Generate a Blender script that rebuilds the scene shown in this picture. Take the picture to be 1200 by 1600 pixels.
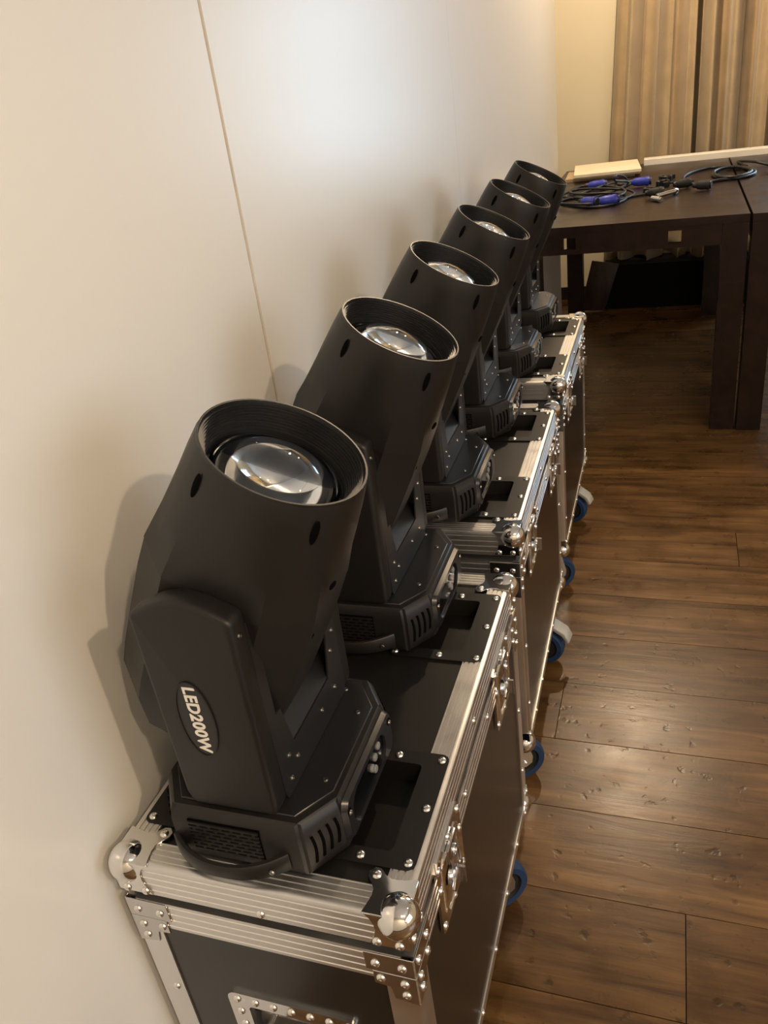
import bpy, bmesh, math, random
from math import sin, cos, pi, radians
from mathutils import Vector, Matrix

random.seed(7)
for o in list(bpy.data.objects):
    bpy.data.objects.remove(o, do_unlink=True)
scene = bpy.context.scene
COL = scene.collection

# ------------------------------------------------------------------ camera
YAW, PITCH, ROLL = -0.374779, -0.483583, -0.142266
fw = Vector((sin(YAW)*cos(PITCH), cos(YAW)*cos(PITCH), sin(PITCH)))
rt = Vector((cos(YAW), -sin(YAW), 0)); up = rt.cross(fw)
r2 = rt*cos(ROLL)+up*sin(ROLL); u2 = -rt*sin(ROLL)+up*cos(ROLL)
cam_d = bpy.data.cameras.new('camera'); cam = bpy.data.objects.new('camera', cam_d); COL.objects.link(cam)
cam.matrix_world = Matrix(((r2.x, u2.x, -fw.x, 0.23157), (r2.y, u2.y, -fw.y, -0.47329), (r2.z, u2.z, -fw.z, 1.39379), (0, 0, 0, 1)))
cam_d.sensor_fit = 'VERTICAL'; cam_d.sensor_height = 24; cam_d.lens = 24*1266.66/1600; cam_d.clip_start = 0.02
scene.camera = cam

# ------------------------------------------------------------------ world, lights, exposure
world = bpy.data.worlds.new('world'); scene.world = world; world.use_nodes = True
world.node_tree.nodes['Background'].inputs[0].default_value = (0.75, 0.85, 1, 1)
world.node_tree.nodes['Background'].inputs[1].default_value = 0.6
vs = scene.view_settings
vs.view_transform = 'Standard'; vs.look = 'None'; vs.gamma = 1; vs.use_curve_mapping = False
vs.exposure = 0.48
WARM = (1.0, 0.74, 0.48)
CEIL = 2.8

def downlight(x, y, e, angle=110, col=WARM):
    l = bpy.data.lights.new('downlight_lamp', 'SPOT'); l.energy = e; l.color = col; l.spot_size = radians(angle)
    l.spot_blend = 0.35; l.shadow_soft_size = 0.035
    o = bpy.data.objects.new('downlight_lamp', l); COL.objects.link(o); o.location = (x, y, CEIL-0.03)

for (x, y, e) in ((2.15, -1.15, 82), (1.45, -1.3, 56), (0.1, 3.66, 95), (2.3, 1.2, 10), (0.55, 4.45, 8)):  # last one is an extra lamp added to brighten the curtains
    downlight(x, y, e, 160)

def area(name, loc, rot, sx, sy, e, col):
    l = bpy.data.lights.new(name, 'AREA'); l.shape = 'RECTANGLE'; l.size = sx; l.size_y = sy; l.energy = e; l.color = col
    o = bpy.data.objects.new(name, l); COL.objects.link(o); o.location = loc; o.rotation_euler = rot

# daylight behind the window in the far wall, right of the curtains
area('daylight_area', (1.35, 5.06, 1.5), (radians(-90), 0, 0), 0.7, 1.2, 19, (0.58, 0.80, 1.0))
# soft cool fill lamp behind an added, unseen window in the right-hand wall
area('daylight_area', (3.29, -0.75, 1.55), (0, radians(90), 0), 1.3, 1.9, 25, (0.80, 0.90, 1.0))

# ------------------------------------------------------------------ material helpers
def mat(name, col, rough=0.5, metal=0.0, spec=0.5, bump=None, var=None, rvar=0.0, **kw):
    """col: base colour; bump=(scale, strength); var=(scale, amount) noise brightness variation"""
    m = bpy.data.materials.new(name); m.use_nodes = True
    nt = m.node_tree; b = nt.nodes['Principled BSDF']
    b.inputs['Base Color'].default_value = (*col, 1); b.inputs['Roughness'].default_value = rough
    b.inputs['Metallic'].default_value = metal; b.inputs['Specular IOR Level'].default_value = spec
    for k, v in kw.items():
        b.inputs[k.replace('_', ' ')].default_value = v
    tc = nt.nodes.new('ShaderNodeTexCoord')
    if var:
        n = nt.nodes.new('ShaderNodeTexNoise'); n.inputs['Scale'].default_value = var[0]; n.inputs['Detail'].default_value = 4
        nt.links.new(tc.outputs['Object'], n.inputs['Vector'])
        r = nt.nodes.new('ShaderNodeValToRGB')
        r.color_ramp.elements[0].position = 0.3; r.color_ramp.elements[1].position = 0.7
        r.color_ramp.elements[0].color = (*[c*(1-var[1]) for c in col], 1)
        r.color_ramp.elements[1].color = (*[min(1, c*(1+var[1])) for c in col], 1)
        nt.links.new(n.outputs['Fac'], r.inputs['Fac']); nt.links.new(r.outputs['Color'], b.inputs['Base Color'])
        if rvar:
            mr = nt.nodes.new('ShaderNodeMapRange'); mr.inputs['To Min'].default_value = rough-rvar; mr.inputs['To Max'].default_value = rough+rvar
            nt.links.new(n.outputs['Fac'], mr.inputs['Value']); nt.links.new(mr.outputs['Result'], b.inputs['Roughness'])
    if bump:
        n2 = nt.nodes.new('ShaderNodeTexNoise'); n2.inputs['Scale'].default_value = bump[0]; n2.inputs['Detail'].default_value = 3
        nt.links.new(tc.outputs['Object'], n2.inputs['Vector'])
        bp = nt.nodes.new('ShaderNodeBump'); bp.inputs['Strength'].default_value = bump[1]; bp.inputs['Distance'].default_value = 0.001
        nt.links.new(n2.outputs['Fac'], bp.inputs['Height']); nt.links.new(bp.outputs['Normal'], b.inputs['Normal'])
    return m

def wood(name, c0, c1, c2, scale, rough, rnd=True, axis=0, stain=0.5, spec=0.5, bstr=0.25):
    """plank wood: grain stretched along the axis, shifted per object"""
    m = bpy.data.materials.new(name); m.use_nodes = True
    nt = m.node_tree; b = nt.nodes['Principled BSDF']; N = nt.nodes.new; L = nt.links.new
    tc = N('ShaderNodeTexCoord'); oi = N('ShaderNodeObjectInfo')
    cx = N('ShaderNodeCombineXYZ')
    mu = N('ShaderNodeMath'); mu.operation = 'MULTIPLY'; mu.inputs[1].default_value = 37.0
    L(oi.outputs['Random'], mu.inputs[0])
    for i in range(3):
        L(mu.outputs[0], cx.inputs[i])
    ad = N('ShaderNodeVectorMath'); ad.operation = 'ADD'
    L(tc.outputs['Object'], ad.inputs[0]); L(cx.outputs[0], ad.inputs[1])
    mp = N('ShaderNodeMapping'); s = [scale*9]*3; s[axis] = scale; mp.inputs['Scale'].default_value = s
    L(ad.outputs[0], mp.inputs['Vector'])
    g = N('ShaderNodeTexNoise'); g.inputs['Scale'].default_value = 1.0; g.inputs['Detail'].default_value = 8; g.inputs['Roughness'].default_value = 0.62
    g.inputs['Distortion'].default_value = 0.6
    L(mp.outputs[0], g.inputs['Vector'])
    rp = N('ShaderNodeValToRGB'); e = rp.color_ramp.elements
    e[0].position = 0.34; e[0].color = (*c0, 1); e[1].position = 0.67; e[1].color = (*c2, 1)
    k = rp.color_ramp.elements.new(0.5); k.color = (*c1, 1)
    L(g.outputs['Fac'], rp.inputs['Fac'])
    # blotches and dark specks
    bl = N('ShaderNodeTexNoise'); bl.inputs['Scale'].default_value = 7; bl.inputs['Detail'].default_value = 5
    L(ad.outputs[0], bl.inputs['Vector'])
    br = N('ShaderNodeMapRange'); br.inputs['From Min'].default_value = 0.3; br.inputs['From Max'].default_value = 0.7
    br.inputs['To Min'].default_value = 1-stain*0.5; br.inputs['To Max'].default_value = 1+stain*0.35
    L(bl.outputs['Fac'], br.inputs['Value'])
    sp = N('ShaderNodeTexNoise'); sp.inputs['Scale'].default_value = 34; sp.inputs['Detail'].default_value = 3
    L(ad.outputs[0], sp.inputs['Vector'])
    sr = N('ShaderNodeMapRange'); sr.inputs['From Min'].default_value = 0.26; sr.inputs['From Max'].default_value = 0.36
    sr.inputs['To Min'].default_value = 0.45; sr.inputs['To Max'].default_value = 1.0
    L(sp.outputs['Fac'], sr.inputs['Value'])
    m1 = N('ShaderNodeMath'); m1.operation = 'MULTIPLY'; L(br.outputs[0], m1.inputs[0]); L(sr.outputs[0], m1.inputs[1])
    pr = N('ShaderNodeMapRange'); pr.inputs['To Min'].default_value = 0.78 if rnd else 1; pr.inputs['To Max'].default_value = 1.22 if rnd else 1
    L(oi.outputs['Random'], pr.inputs['Value'])
    m2 = N('ShaderNodeMath'); m2.operation = 'MULTIPLY'; L(m1.outputs[0], m2.inputs[0]); L(pr.outputs[0], m2.inputs[1])
    vm = N('ShaderNodeVectorMath'); vm.operation = 'SCALE'
    L(rp.outputs['Color'], vm.inputs[0]); L(m2.outputs[0], vm.inputs['Scale'])
    L(vm.outputs[0], b.inputs['Base Color'])
    rr = N('ShaderNodeMapRange'); rr.inputs['To Min'].default_value = rough-0.1; rr.inputs['To Max'].default_value = rough+0.14
    L(bl.outputs['Fac'], rr.inputs['Value']); L(rr.outputs[0], b.inputs['Roughness'])
    b.inputs['Specular IOR Level'].default_value = spec
    bp = N('ShaderNodeBump'); bp.inputs['Strength'].default_value = bstr; bp.inputs['Distance'].default_value = 0.002
    a2 = N('ShaderNodeMath'); a2.operation = 'ADD'; L(g.outputs['Fac'], a2.inputs[0]); L(sr.outputs[0], a2.inputs[1])
    L(a2.outputs[0], bp.inputs['Height']); L(bp.outputs['Normal'], b.inputs['Normal'])
    return m

def brushed(name, col, rough, axis_scale):
    m = bpy.data.materials.new(name); m.use_nodes = True
    nt = m.node_tree; b = nt.nodes['Principled BSDF']; N = nt.nodes.new; L = nt.links.new
    b.inputs['Metallic'].default_value = 1.0; b.inputs['Base Color'].default_value = (*col, 1)
    tc = N('ShaderNodeTexCoord'); n = N('ShaderNodeTexNoise'); n.inputs['Scale'].default_value = 22; n.inputs['Detail'].default_value = 6
    L(tc.outputs['Object'], n.inputs['Vector'])
    r = N('ShaderNodeMapRange'); r.inputs['To Min'].default_value = rough-0.1; r.inputs['To Max'].default_value = rough+0.12
    L(n.outputs['Fac'], r.inputs['Value']); L(r.outputs[0], b.inputs['Roughness'])
    return m

M = {}
M['plastic'] = mat('black_plastic', (0.0105, 0.0095, 0.0085), 0.44, spec=0.4, bump=(900, 0.12), var=(6, 0.12), rvar=0.04)
M['recess_shade'] = mat('recess_shade_plastic', (0.0015, 0.0015, 0.0015), 0.9, spec=0.05)  # near-black stands in for shade inside slots, wells and pockets
M['hood'] = mat('hood_plastic', (0.008, 0.008, 0.008), 0.4)
M['metal_black'] = mat('black_coated_metal', (0.012, 0.0125, 0.0135), 0.36, bump=(700, 0.08), spec=0.6)
M['bezel'] = mat('satin_black_bezel', (0.014, 0.0145, 0.016), 0.3, spec=0.6)
M['gloss'] = mat('gloss_black_panel', (0.004, 0.004, 0.005), 0.12)
M['button'] = mat('grey_button', (0.20, 0.20, 0.195), 0.4)
M['badge'] = mat('badge_black', (0.008, 0.008, 0.008), 0.3)
M['white_print'] = mat('white_print', (0.85, 0.83, 0.78), 0.5)
M['screw'] = mat('dark_screw', (0.25, 0.24, 0.22), 0.3, metal=1)
M['rubber'] = mat('black_rubber', (0.01, 0.01, 0.01), 0.7)
M['laminate'] = mat('black_laminate', (0.013, 0.012, 0.010), 0.28, bump=(500, 0.06), var=(4, 0.1))
M['lidtop'] = mat('lid_laminate', (0.006, 0.0056, 0.005), 0.42, bump=(500, 0.06))
M['dish'] = mat('black_dish_plate', (0.007, 0.0065, 0.006), 0.36, bump=(300, 0.05))
M['alu'] = brushed('brushed_aluminium', (0.80, 0.79, 0.77), 0.34, 1)
M['chrome'] = mat('chrome', (0.82, 0.81, 0.79), 0.07, metal=1)
M['zinc'] = mat('zinc_plate', (0.62, 0.61, 0.60), 0.2, metal=1, bump=(120, 0.05))
M['lever'] = mat('brake_lever_grey', (0.66, 0.68, 0.66), 0.38, metal=0.5)
M['rivet'] = mat('rivet_steel', (0.86, 0.84, 0.80), 0.22, metal=1)
M['felt'] = mat('black_felt_gap', (0.006, 0.006, 0.006), 0.9)
M['blue_wheel'] = mat('blue_wheel_rubber', (0.014, 0.042, 0.11), 0.5, var=(20, 0.15))
M['wall'] = mat('white_wall_panel', (0.77, 0.765, 0.73), 0.30, bump=(60, 0.05), var=(1.5, 0.012))
M['wall_cream'] = mat('cream_wall', (0.78, 0.72, 0.55), 0.6, bump=(80, 0.05), var=(2, 0.02))
M['wall_room'] = mat('room_wall', (0.66, 0.60, 0.50), 0.6, var=(2, 0.03))
M['ceiling'] = mat('ceiling_paint', (0.80, 0.78, 0.74), 0.8, var=(2, 0.01))
M['seam'] = mat('seam_edge_wood', (0.55, 0.42, 0.28), 0.6, var=(30, 0.2))
M['floor_wood'] = wood('oak_planks', (0.060, 0.028, 0.0085), (0.122, 0.061, 0.0195), (0.190, 0.102, 0.036), 3.2, 0.27, spec=0.38)
M['subfloor'] = mat('dark_subfloor', (0.012, 0.008, 0.005), 0.8, var=(20, 0.2))
M['table_wood'] = wood('dark_table_wood', (0.008, 0.0028, 0.0016), (0.013, 0.0048, 0.003), (0.020, 0.008, 0.005), 3.0, 0.32, rnd=False, spec=0.35, axis=1, stain=0.3, bstr=0.12)
M['baseboard'] = mat('dark_baseboard', (0.012, 0.010, 0.009), 0.4, var=(10, 0.1))
M['curtain'] = mat('tan_curtain_fabric', (0.43, 0.33, 0.20), 0.75, bump=(400, 0.3), var=(9, 0.10), Sheen_Weight=0.3)
M['black_trunk'] = mat('black_trunk', (0.002, 0.002, 0.002), 0.7, spec=0.2, var=(10, 0.2))
M['brown_board'] = wood('brown_board', (0.03, 0.016, 0.010), (0.05, 0.026, 0.017), (0.07, 0.038, 0.025), 3.0, 0.4, rnd=False, axis=2)
M['cable'] = mat('black_cable', (0.008, 0.008, 0.008), 0.45, var=(40, 0.2))
M['blue_plug'] = mat('blue_connector', (0.035, 0.05, 0.45), 0.4, var=(30, 0.1))
M['card'] = mat('cream_carton', (0.82, 0.74, 0.55), 0.6, var=(12, 0.05))
M['card_side'] = mat('tan_carton', (0.45, 0.33, 0.20), 0.7, var=(12, 0.1))
M['white_bar'] = mat('white_bar', (0.85, 0.81, 0.72), 0.4, var=(10, 0.03))
M['winframe'] = mat('window_frame', (0.55, 0.52, 0.47), 0.5, var=(8, 0.05))

def lens_mat():
    m = bpy.data.materials.new('lens_glass'); m.use_nodes = True
    nt = m.node_tree; b = nt.nodes['Principled BSDF']
    b.inputs['Base Color'].default_value = (0.86, 0.93, 1, 1); b.inputs['Specular Tint'].default_value = (0.72, 0.86, 1.0, 1); b.inputs['Roughness'].default_value = 0.0
    b.inputs['Transmission Weight'].default_value = 1.0; b.inputs['IOR'].default_value = 1.52
    b.inputs['Coat Weight'].default_value = 0.35; b.inputs['Coat Roughness'].default_value = 0.0; b.inputs['Coat IOR'].default_value = 1.8
    return m
M['lens'] = lens_mat()

def pane_mat():
    m = bpy.data.materials.new('window_glass'); m.use_nodes = True
    nt = m.node_tree; out = nt.nodes['Material Output']
    t = nt.nodes.new('ShaderNodeBsdfTransparent'); g = nt.nodes.new('ShaderNodeBsdfGlossy'); g.inputs['Roughness'].default_value = 0.02
    mx = nt.nodes.new('ShaderNodeMixShader'); mx.inputs[0].default_value = 0.06
    nt.links.new(t.outputs[0], mx.inputs[1]); nt.links.new(g.outputs[0], mx.inputs[2]); nt.links.new(mx.outputs[0], out.inputs['Surface'])
    return m
M['pane'] = pane_mat()

# ------------------------------------------------------------------ mesh helpers
def merge(dst, src):
    me = bpy.data.meshes.new('tmp'); src.to_mesh(me); src.free(); dst.from_mesh(me); bpy.data.meshes.remove(me)

def bev(bm, w, seg=2, ang=35):
    if w <= 0: return
    es = [e for e in bm.edges if len(e.link_faces) == 2 and e.calc_face_angle(0) > radians(ang)]
    bmesh.ops.bevel(bm, geom=es, offset=w, segments=seg, profile=0.5, affect='EDGES', clamp_overlap=True)

def box(bm, x0, x1, y0, y1, z0, z1, b=0, seg=2):
    t = bmesh.new()
    v = [t.verts.new((x, y, z)) for z in (z0, z1) for y in (y0, y1) for x in (x0, x1)]
    for f in ((0, 2, 3, 1), (4, 5, 7, 6), (0, 1, 5, 4), (2, 6, 7, 3), (0, 4, 6, 2), (1, 3, 7, 5)):
        t.faces.new([v[i] for i in f])
    bev(t, b, seg); merge(bm, t)

def prism(bm, pts, axis, a, b, bw=0, seg=2, ang=35):
    """pts in the plane across axis: x->(y,z), y->(x,z), z->(x,y)"""
    t = bmesh.new()
    def P(p, c):
        return {'x': (c, p[0], p[1]), 'y': (p[0], c, p[1]), 'z': (p[0], p[1], c)}[axis]
    A = [t.verts.new(P(p, a)) for p in pts]; B = [t.verts.new(P(p, b)) for p in pts]
    t.faces.new(A); t.faces.new(list(reversed(B)))
    n = len(pts)
    for i in range(n):
        t.faces.new((A[i], B[i], B[(i+1) % n], A[(i+1) % n]))
    bmesh.ops.recalc_face_normals(t, faces=t.faces[:])
    bev(t, bw, seg, ang); merge(bm, t)

def lathe(bm, prof, n=24, mtx=None, close=False):
    """prof: (r, z) around z; r=0 ends are poles"""
    t = bmesh.new(); rings = []
    for r, z in prof:
        if r < 1e-6: rings.append([t.verts.new((0, 0, z))])
        else: rings.append([t.verts.new((r*cos(2*pi*i/n), r*sin(2*pi*i/n), z)) for i in range(n)])
    prs = list(zip(rings[:-1], rings[1:]))
    if close: prs.append((rings[-1], rings[0]))
    for A, B in prs:
        for i in range(n):
            j = (i+1) % n
            if len(A) == 1 and len(B) > 1: t.faces.new((A[0], B[j], B[i]))
            elif len(B) == 1 and len(A) > 1: t.faces.new((A[i], A[j], B[0]))
            elif len(A) > 1: t.faces.new((A[i], A[j], B[j], B[i]))
    bmesh.ops.recalc_face_normals(t, faces=t.faces[:])
    if mtx: t.transform(mtx)
    merge(bm, t)

def tube(bm, pts, r, n=8, closed=False):
    pts = [Vector(p) for p in pts]; t = bmesh.new(); rings = []
    m = len(pts); nrm = None
    for i, p in enumerate(pts):
        a = pts[(i-1) % m] if (closed or i > 0) else p; b = pts[(i+1) % m] if (closed or i < m-1) else p
        d = (b-a).normalized()
        if nrm is None:
            nrm = d.orthogonal().normalized()
        else:
            nrm = (nrm-d*nrm.dot(d)).normalized()
        q = d.cross(nrm)
        rings.append([t.verts.new(p+(nrm*cos(2*pi*k/n)+q*sin(2*pi*k/n))*r) for k in range(n)])
    for i in range(m if closed else m-1):
        A, B = rings[i], rings[(i+1) % m]
        for k in range(n):
            t.faces.new((A[k], A[(k+1) % n], B[(k+1) % n], B[k]))
    if not closed:
        t.faces.new(rings[0]); t.faces.new(rings[-1])
    bmesh.ops.recalc_face_normals(t, faces=t.faces[:])
    merge(bm, t)

def smooth_path(pts, sub=6, closed=False):
    P = [Vector(p) for p in pts]; n = len(P); out = []
    rng = range(n if closed else n-1)
    for i in rng:
        if closed: p0, p1, p2, p3 = P[(i-1) % n], P[i], P[(i+1) % n], P[(i+2) % n]
        else: p0, p1, p2, p3 = P[max(i-1, 0)], P[i], P[i+1], P[min(i+2, n-1)]
        for k in range(sub):
            t = k/sub
            out.append(0.5*((2*p1)+(p2-p0)*t+(2*p0-5*p1+4*p2-p3)*t*t+(3*p1-p0-3*p2+p3)*t**3))
    if not closed: out.append(P[-1])
    return out

def holed_plate(bm, x0, x1, y0, y1, z0, z1, holes):
    """plate with rectangular holes, cut into a grid of cells (outer walls only)"""
    xs = sorted({x0, x1, *[h[0] for h in holes], *[h[1] for h in holes]})
    ys = sorted({y0, y1, *[h[2] for h in holes], *[h[3] for h in holes]})
    def solid(i, j):
        if i < 0 or j < 0 or i >= len(xs)-1 or j >= len(ys)-1: return False
        cx, cy = (xs[i]+xs[i+1])/2, (ys[j]+ys[j+1])/2
        return not any(h[0] < cx < h[1] and h[2] < cy < h[3] for h in holes)
    t = bmesh.new(); vc = {}
    def V(x, y, z):
        k = (x, y, z)
        if k not in vc: vc[k] = t.verts.new(k)
        return vc[k]
    for i in range(len(xs)-1):
        for j in range(len(ys)-1):
            if not solid(i, j): continue
            a, b, c, d = xs[i], xs[i+1], ys[j], ys[j+1]
            t.faces.new((V(a, c, z1), V(b, c, z1), V(b, d, z1), V(a, d, z1)))
            t.faces.new((V(a, d, z0), V(b, d, z0), V(b, c, z0), V(a, c, z0)))
            if not solid(i-1, j): t.faces.new((V(a, c, z0), V(a, c, z1), V(a, d, z1), V(a, d, z0)))
            if not solid(i+1, j): t.faces.new((V(b, d, z0), V(b, d, z1), V(b, c, z1), V(b, c, z0)))
            if not solid(i, j-1): t.faces.new((V(b, c, z0), V(b, c, z1), V(a, c, z1), V(a, c, z0)))
            if not solid(i, j+1): t.faces.new((V(a, d, z0), V(a, d, z1), V(b, d, z1), V(b, d, z0)))
    bmesh.ops.recalc_face_normals(t, faces=t.faces[:])
    merge(bm, t)

def to_mesh(name, bm, material, smooth=35):
    me = bpy.data.meshes.new(name); bm.to_mesh(me); bm.free()
    me.materials.append(M[material] if isinstance(material, str) else material)
    if smooth:
        for p in me.polygons: p.use_smooth = True
        me.set_sharp_from_angle(angle=radians(smooth))
    return me

def link(name, me, parent=None, loc=(0, 0, 0), rot=(0, 0, 0), label=None):
    o = bpy.data.objects.new(name, me); COL.objects.link(o); o.parent = parent; o.location = loc; o.rotation_euler = rot
    if label: o['label'] = label
    return o

def part(name, bm, material, parent=None, loc=(0, 0, 0), rot=(0, 0, 0), smooth=35, label=None):
    return link(name, to_mesh(name, bm, material, smooth), parent, loc, rot, label)

def thing(name, label, cat, loc=(0, 0, 0), rz=0, group=None):
    o = bpy.data.objects.new(name, None); COL.objects.link(o); o.location = loc; o.rotation_euler = (0, 0, rz)
    o.empty_display_size = 0.05
    o['label'] = label; o['category'] = cat
    if group: o['group'] = group
    return o

def tag(o, label, cat, group=None):
    o['label'] = label; o['category'] = cat
    if group: o['group'] = group
    return o

def structure(o, label=None, cat=None):
    o['kind'] = 'structure'
    if label: o['label'] = label
    if cat: o['category'] = cat
    return o

def copy_tree(o, parent=None):
    c = o.copy(); COL.objects.link(c); c.parent = parent
    for ch in o.children:
        copy_tree(ch, c)
    return c

def bmn(): return bmesh.new()

# ------------------------------------------------------------------ the room
WX = -0.350          # left wall face
bm = bmn(); box(bm, -1.4, 3.3, -2.3, 5.0, -0.06, -0.016)
floor = structure(part('floor', bm, 'subfloor', smooth=0), 'brown oak plank floor running across the room', 'floor')
PW = 0.1995
fixed = {3: [0.014], 0: [0.299], 7: [0.455], -2: [0.62], 5: [0.95], 10: [0.62]}
for k in range(-10, 23):
    y0 = 0.355+PW*k
    cuts = fixed.get(k)
    if cuts is None: cuts = [random.uniform(0.85, 1.1)]
    xs = [c for c in cuts]
    while xs[-1] < 3.1: xs.append(xs[-1]+random.uniform(1.3, 2.0))
    lo = -1.3 if y0 > 3.9 else WX-0.01
    while xs[0] > lo: xs.insert(0, xs[0]-random.uniform(1.5, 2.4))
    for a, b in zip(xs[:-1], xs[1:]):
        a, b = max(a, lo), min(b, 3.25)
        if b-a < 0.05: continue
        bm = bmn(); hx = (b-a)/2-0.0009; hy = PW/2-0.0010
        box(bm, -hx, hx, -hy, hy, -0.016, 0, 0.0016, 1)
        part('plank', bm, 'floor_wood', floor, ((a+b)/2, y0+PW/2, random.uniform(-0.0008, 0)), smooth=0)

# left wall: large white panels with open joints, ending at an outside corner
bm = bmn(); box(bm, WX-0.12, WX-0.021, -2.25, 4.18, 0, CEIL)
wl = structure(part('wall_left', bm, 'seam', smooth=0), 'white painted panel wall beside the row of lights', 'wall')
for a, b, g0, g1 in ((-2.25, -0.72, 0, 0.001), (-0.72, 0.619, 0.001, 0.0042), (0.619, 1.958, 0.0042, 0.0005), (1.958, 4.207, 0.0005, 0)):
    bm = bmn(); box(bm, WX-0.02, WX, a+g0, b-g1, 0, CEIL-0.002, 0.0015, 2)
    if b > 4:
        bm.free(); bm = bmn()
        pts = [(WX-0.14, a+g0), (WX, a+g0)]+[(WX-0.02+0.02*cos(t*pi/16), b-0.02+0.02*sin(t*pi/16)) for t in range(9)]+[(WX-0.14, b), (WX-0.14, b-0.02), (WX-0.02, b-0.02), (WX-0.02, a+g0+0.01), (WX-0.14, a+g0+0.01)]
        prism(bm, pts, 'z', 0, CEIL-0.002)
    part('panel', bm, 'wall', wl)
bm = bmn(); box(bm, WX-0.0205, WX-0.003, 0.6152, 0.6218, 0, CEIL-0.003); part('seam_strip', bm, 'seam', wl, smooth=0)
# far wall with the window opening
WY = 4.92
bm = bmn()
t = bmn(); holed_plate(t, -1.4, 3.3, 0, CEIL, 0, 0.12, [(0.86, 1.84, 0.72, 2.28)])
t.transform(Matrix(((1, 0, 0, 0), (0, 0, 1, WY), (0, 1, 0, 0), (0, 0, 0, 1)))); bmesh.ops.recalc_face_normals(t, faces=t.faces[:]); merge(bm, t)
wb = structure(part('wall_back', bm, 'wall_cream', smooth=0), 'cream painted wall behind the curtains and table', 'wall')
bm = bmn(); box(bm, -1.3, 3.2, WY-0.014, WY-0.0005, 0.0005, 0.078, 0.003)
structure(part('baseboard_back', bm, 'baseboard'), 'dark baseboard along the cream wall', 'baseboard')
bm = bmn(); t = bmn(); holed_plate(t, -2.25, WY, 0, CEIL, 0, 0.12, [(-1.75, 0.25, 0.85, 2.25)])  # opening made for the added fill window
t.transform(Matrix(((0, 0, 1, 3.2), (1, 0, 0, 0), (0, 1, 0, 0), (0, 0, 0, 1)))); bmesh.ops.recalc_face_normals(t, faces=t.faces[:]); merge(bm, t)
structure(part('wall_right', bm, 'wall_room', smooth=0), 'plain wall on the far right of the room', 'wall')
bm = bmn(); box(bm, -0.5, 3.3, -2.32, -2.2, 0, CEIL)
structure(part('wall_rear', bm, 'wall_room', smooth=0), 'plain wall behind the viewer', 'wall')
bm = bmn(); box(bm, -1.42, -1.3, 4.05, WY, 0, CEIL); box(bm, -1.42, WX-0.13, 4.05, 4.15, 0, CEIL)
structure(part('wall_niche', bm, 'wall_cream', smooth=0), 'short cream wall closing the recess beyond the panel wall', 'wall')
bm = bmn(); box(bm, -1.42, 3.32, -2.32, 5.05, CEIL, CEIL+0.1)
structure(part('ceiling', bm, 'ceiling', smooth=0), 'plain white ceiling', 'ceiling')
bm = bmn()
for a in ((0.86, 0.90, 0.72, 2.28), (1.80, 1.84, 0.72, 2.28), (0.90, 1.80, 0.72, 0.76), (0.90, 1.80, 2.24, 2.28), (1.33, 1.37, 0.76, 2.24), (0.90, 1.80, 1.48, 1.51)):
    box(bm, a[0], a[1], WY+0.03, WY+0.08, a[2], a[3], 0.003)
win = structure(part('window_1', bm, 'winframe'), 'window in the far wall right of the curtains', 'window')
bm = bmn(); box(bm, 0.9, 1.8, WY+0.052, WY+0.057, 0.76, 2.24); part('pane', bm, 'pane', win, smooth=0)

bm = bmn()
for a in ((-1.75, -1.71, 0.85, 2.25), (0.21, 0.25, 0.85, 2.25), (-1.71, 0.21, 0.85, 0.89), (-1.71, 0.21, 2.21, 2.25), (-1.10, -1.06, 0.89, 2.21), (-0.44, -0.40, 0.89, 2.21)):
    box(bm, 3.23, 3.27, a[0], a[1], a[2], a[3], 0.003)
win_fill = structure(part('fill_window', bm, 'winframe'), 'added unseen window in the right-hand wall, for fill light', 'window')
bm = bmn(); box(bm, 3.248, 3.252, -1.71, 0.21, 0.89, 2.21); part('pane', bm, 'pane', win_fill, smooth=0)

# ------------------------------------------------------------------ flight case (origin: centre of footprint on the floor)
HW, HL, ZT, ZB = 0.170, 0.306, 0.681, 0.172

def rivet_mesh(r=0.0052):
    bm = bmn(); lathe(bm, [(0, 0.0016), (r*0.22, 0.0016), (r*0.26, 0.0026), (r*0.6, 0.0026), (r*0.9, 0.0016), (r, 0)], 12)
    return to_mesh('rivet', bm, 'rivet', 50)
RIV = rivet_mesh()
ROT = {'+z': (0, 0, 0), '-y': (pi/2, 0, 0), '+x': (0, pi/2, 0), '+y': (-pi/2, 0, 0), '-x': (0, -pi/2, 0)}
def rivet(parent, loc, d): return link('rivet', RIV, parent, loc, ROT[d])

def ridge_profile(h, w, t=0.003, n_side=4, n_top=4, sides=True):
    """double-angle lid extrusion: u=0 outer face (u<0 inward), z up to 0 at the top; grooves on both legs"""
    pts = [(0, -h)]
    g, d = 0.0012, 0.0010
    for i in range(n_side):
        z = -h+(i+0.8)*(h-0.006)/n_side
        pts += [(0, z-g), (-d, z-g*0.5), (-d, z+g*0.5), (0, z+g)]
    pts += [(0, -0.004), (-0.0012, -0.0012), (-0.004, 0)]
    for i in range(n_top):
        u = -0.004-(i+0.7)*(w-0.004)/n_top
        pts += [(u+g, 0), (u+g*0.5, -d), (u-g*0.5, -d), (u-g, 0)]
    pts += [(-w, 0), (-w, -t), (-t, -t), (-t, -h)]
    return pts

def flat_profile(h, w, n, t=0.003):
    pts = [(0, -h)]
    g, d = 0.0012, 0.0010
    for i in range(n):
        z = -h+(i+0.5)*h/n
        pts += [(0, z-g), (-d, z-g*0.5), (-d, z+g*0.5), (0, z+g)]
    pts += [(0, 0), (-w, 0), (-w, -t), (-t, -t), (-t, -h)]
    return pts

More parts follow.
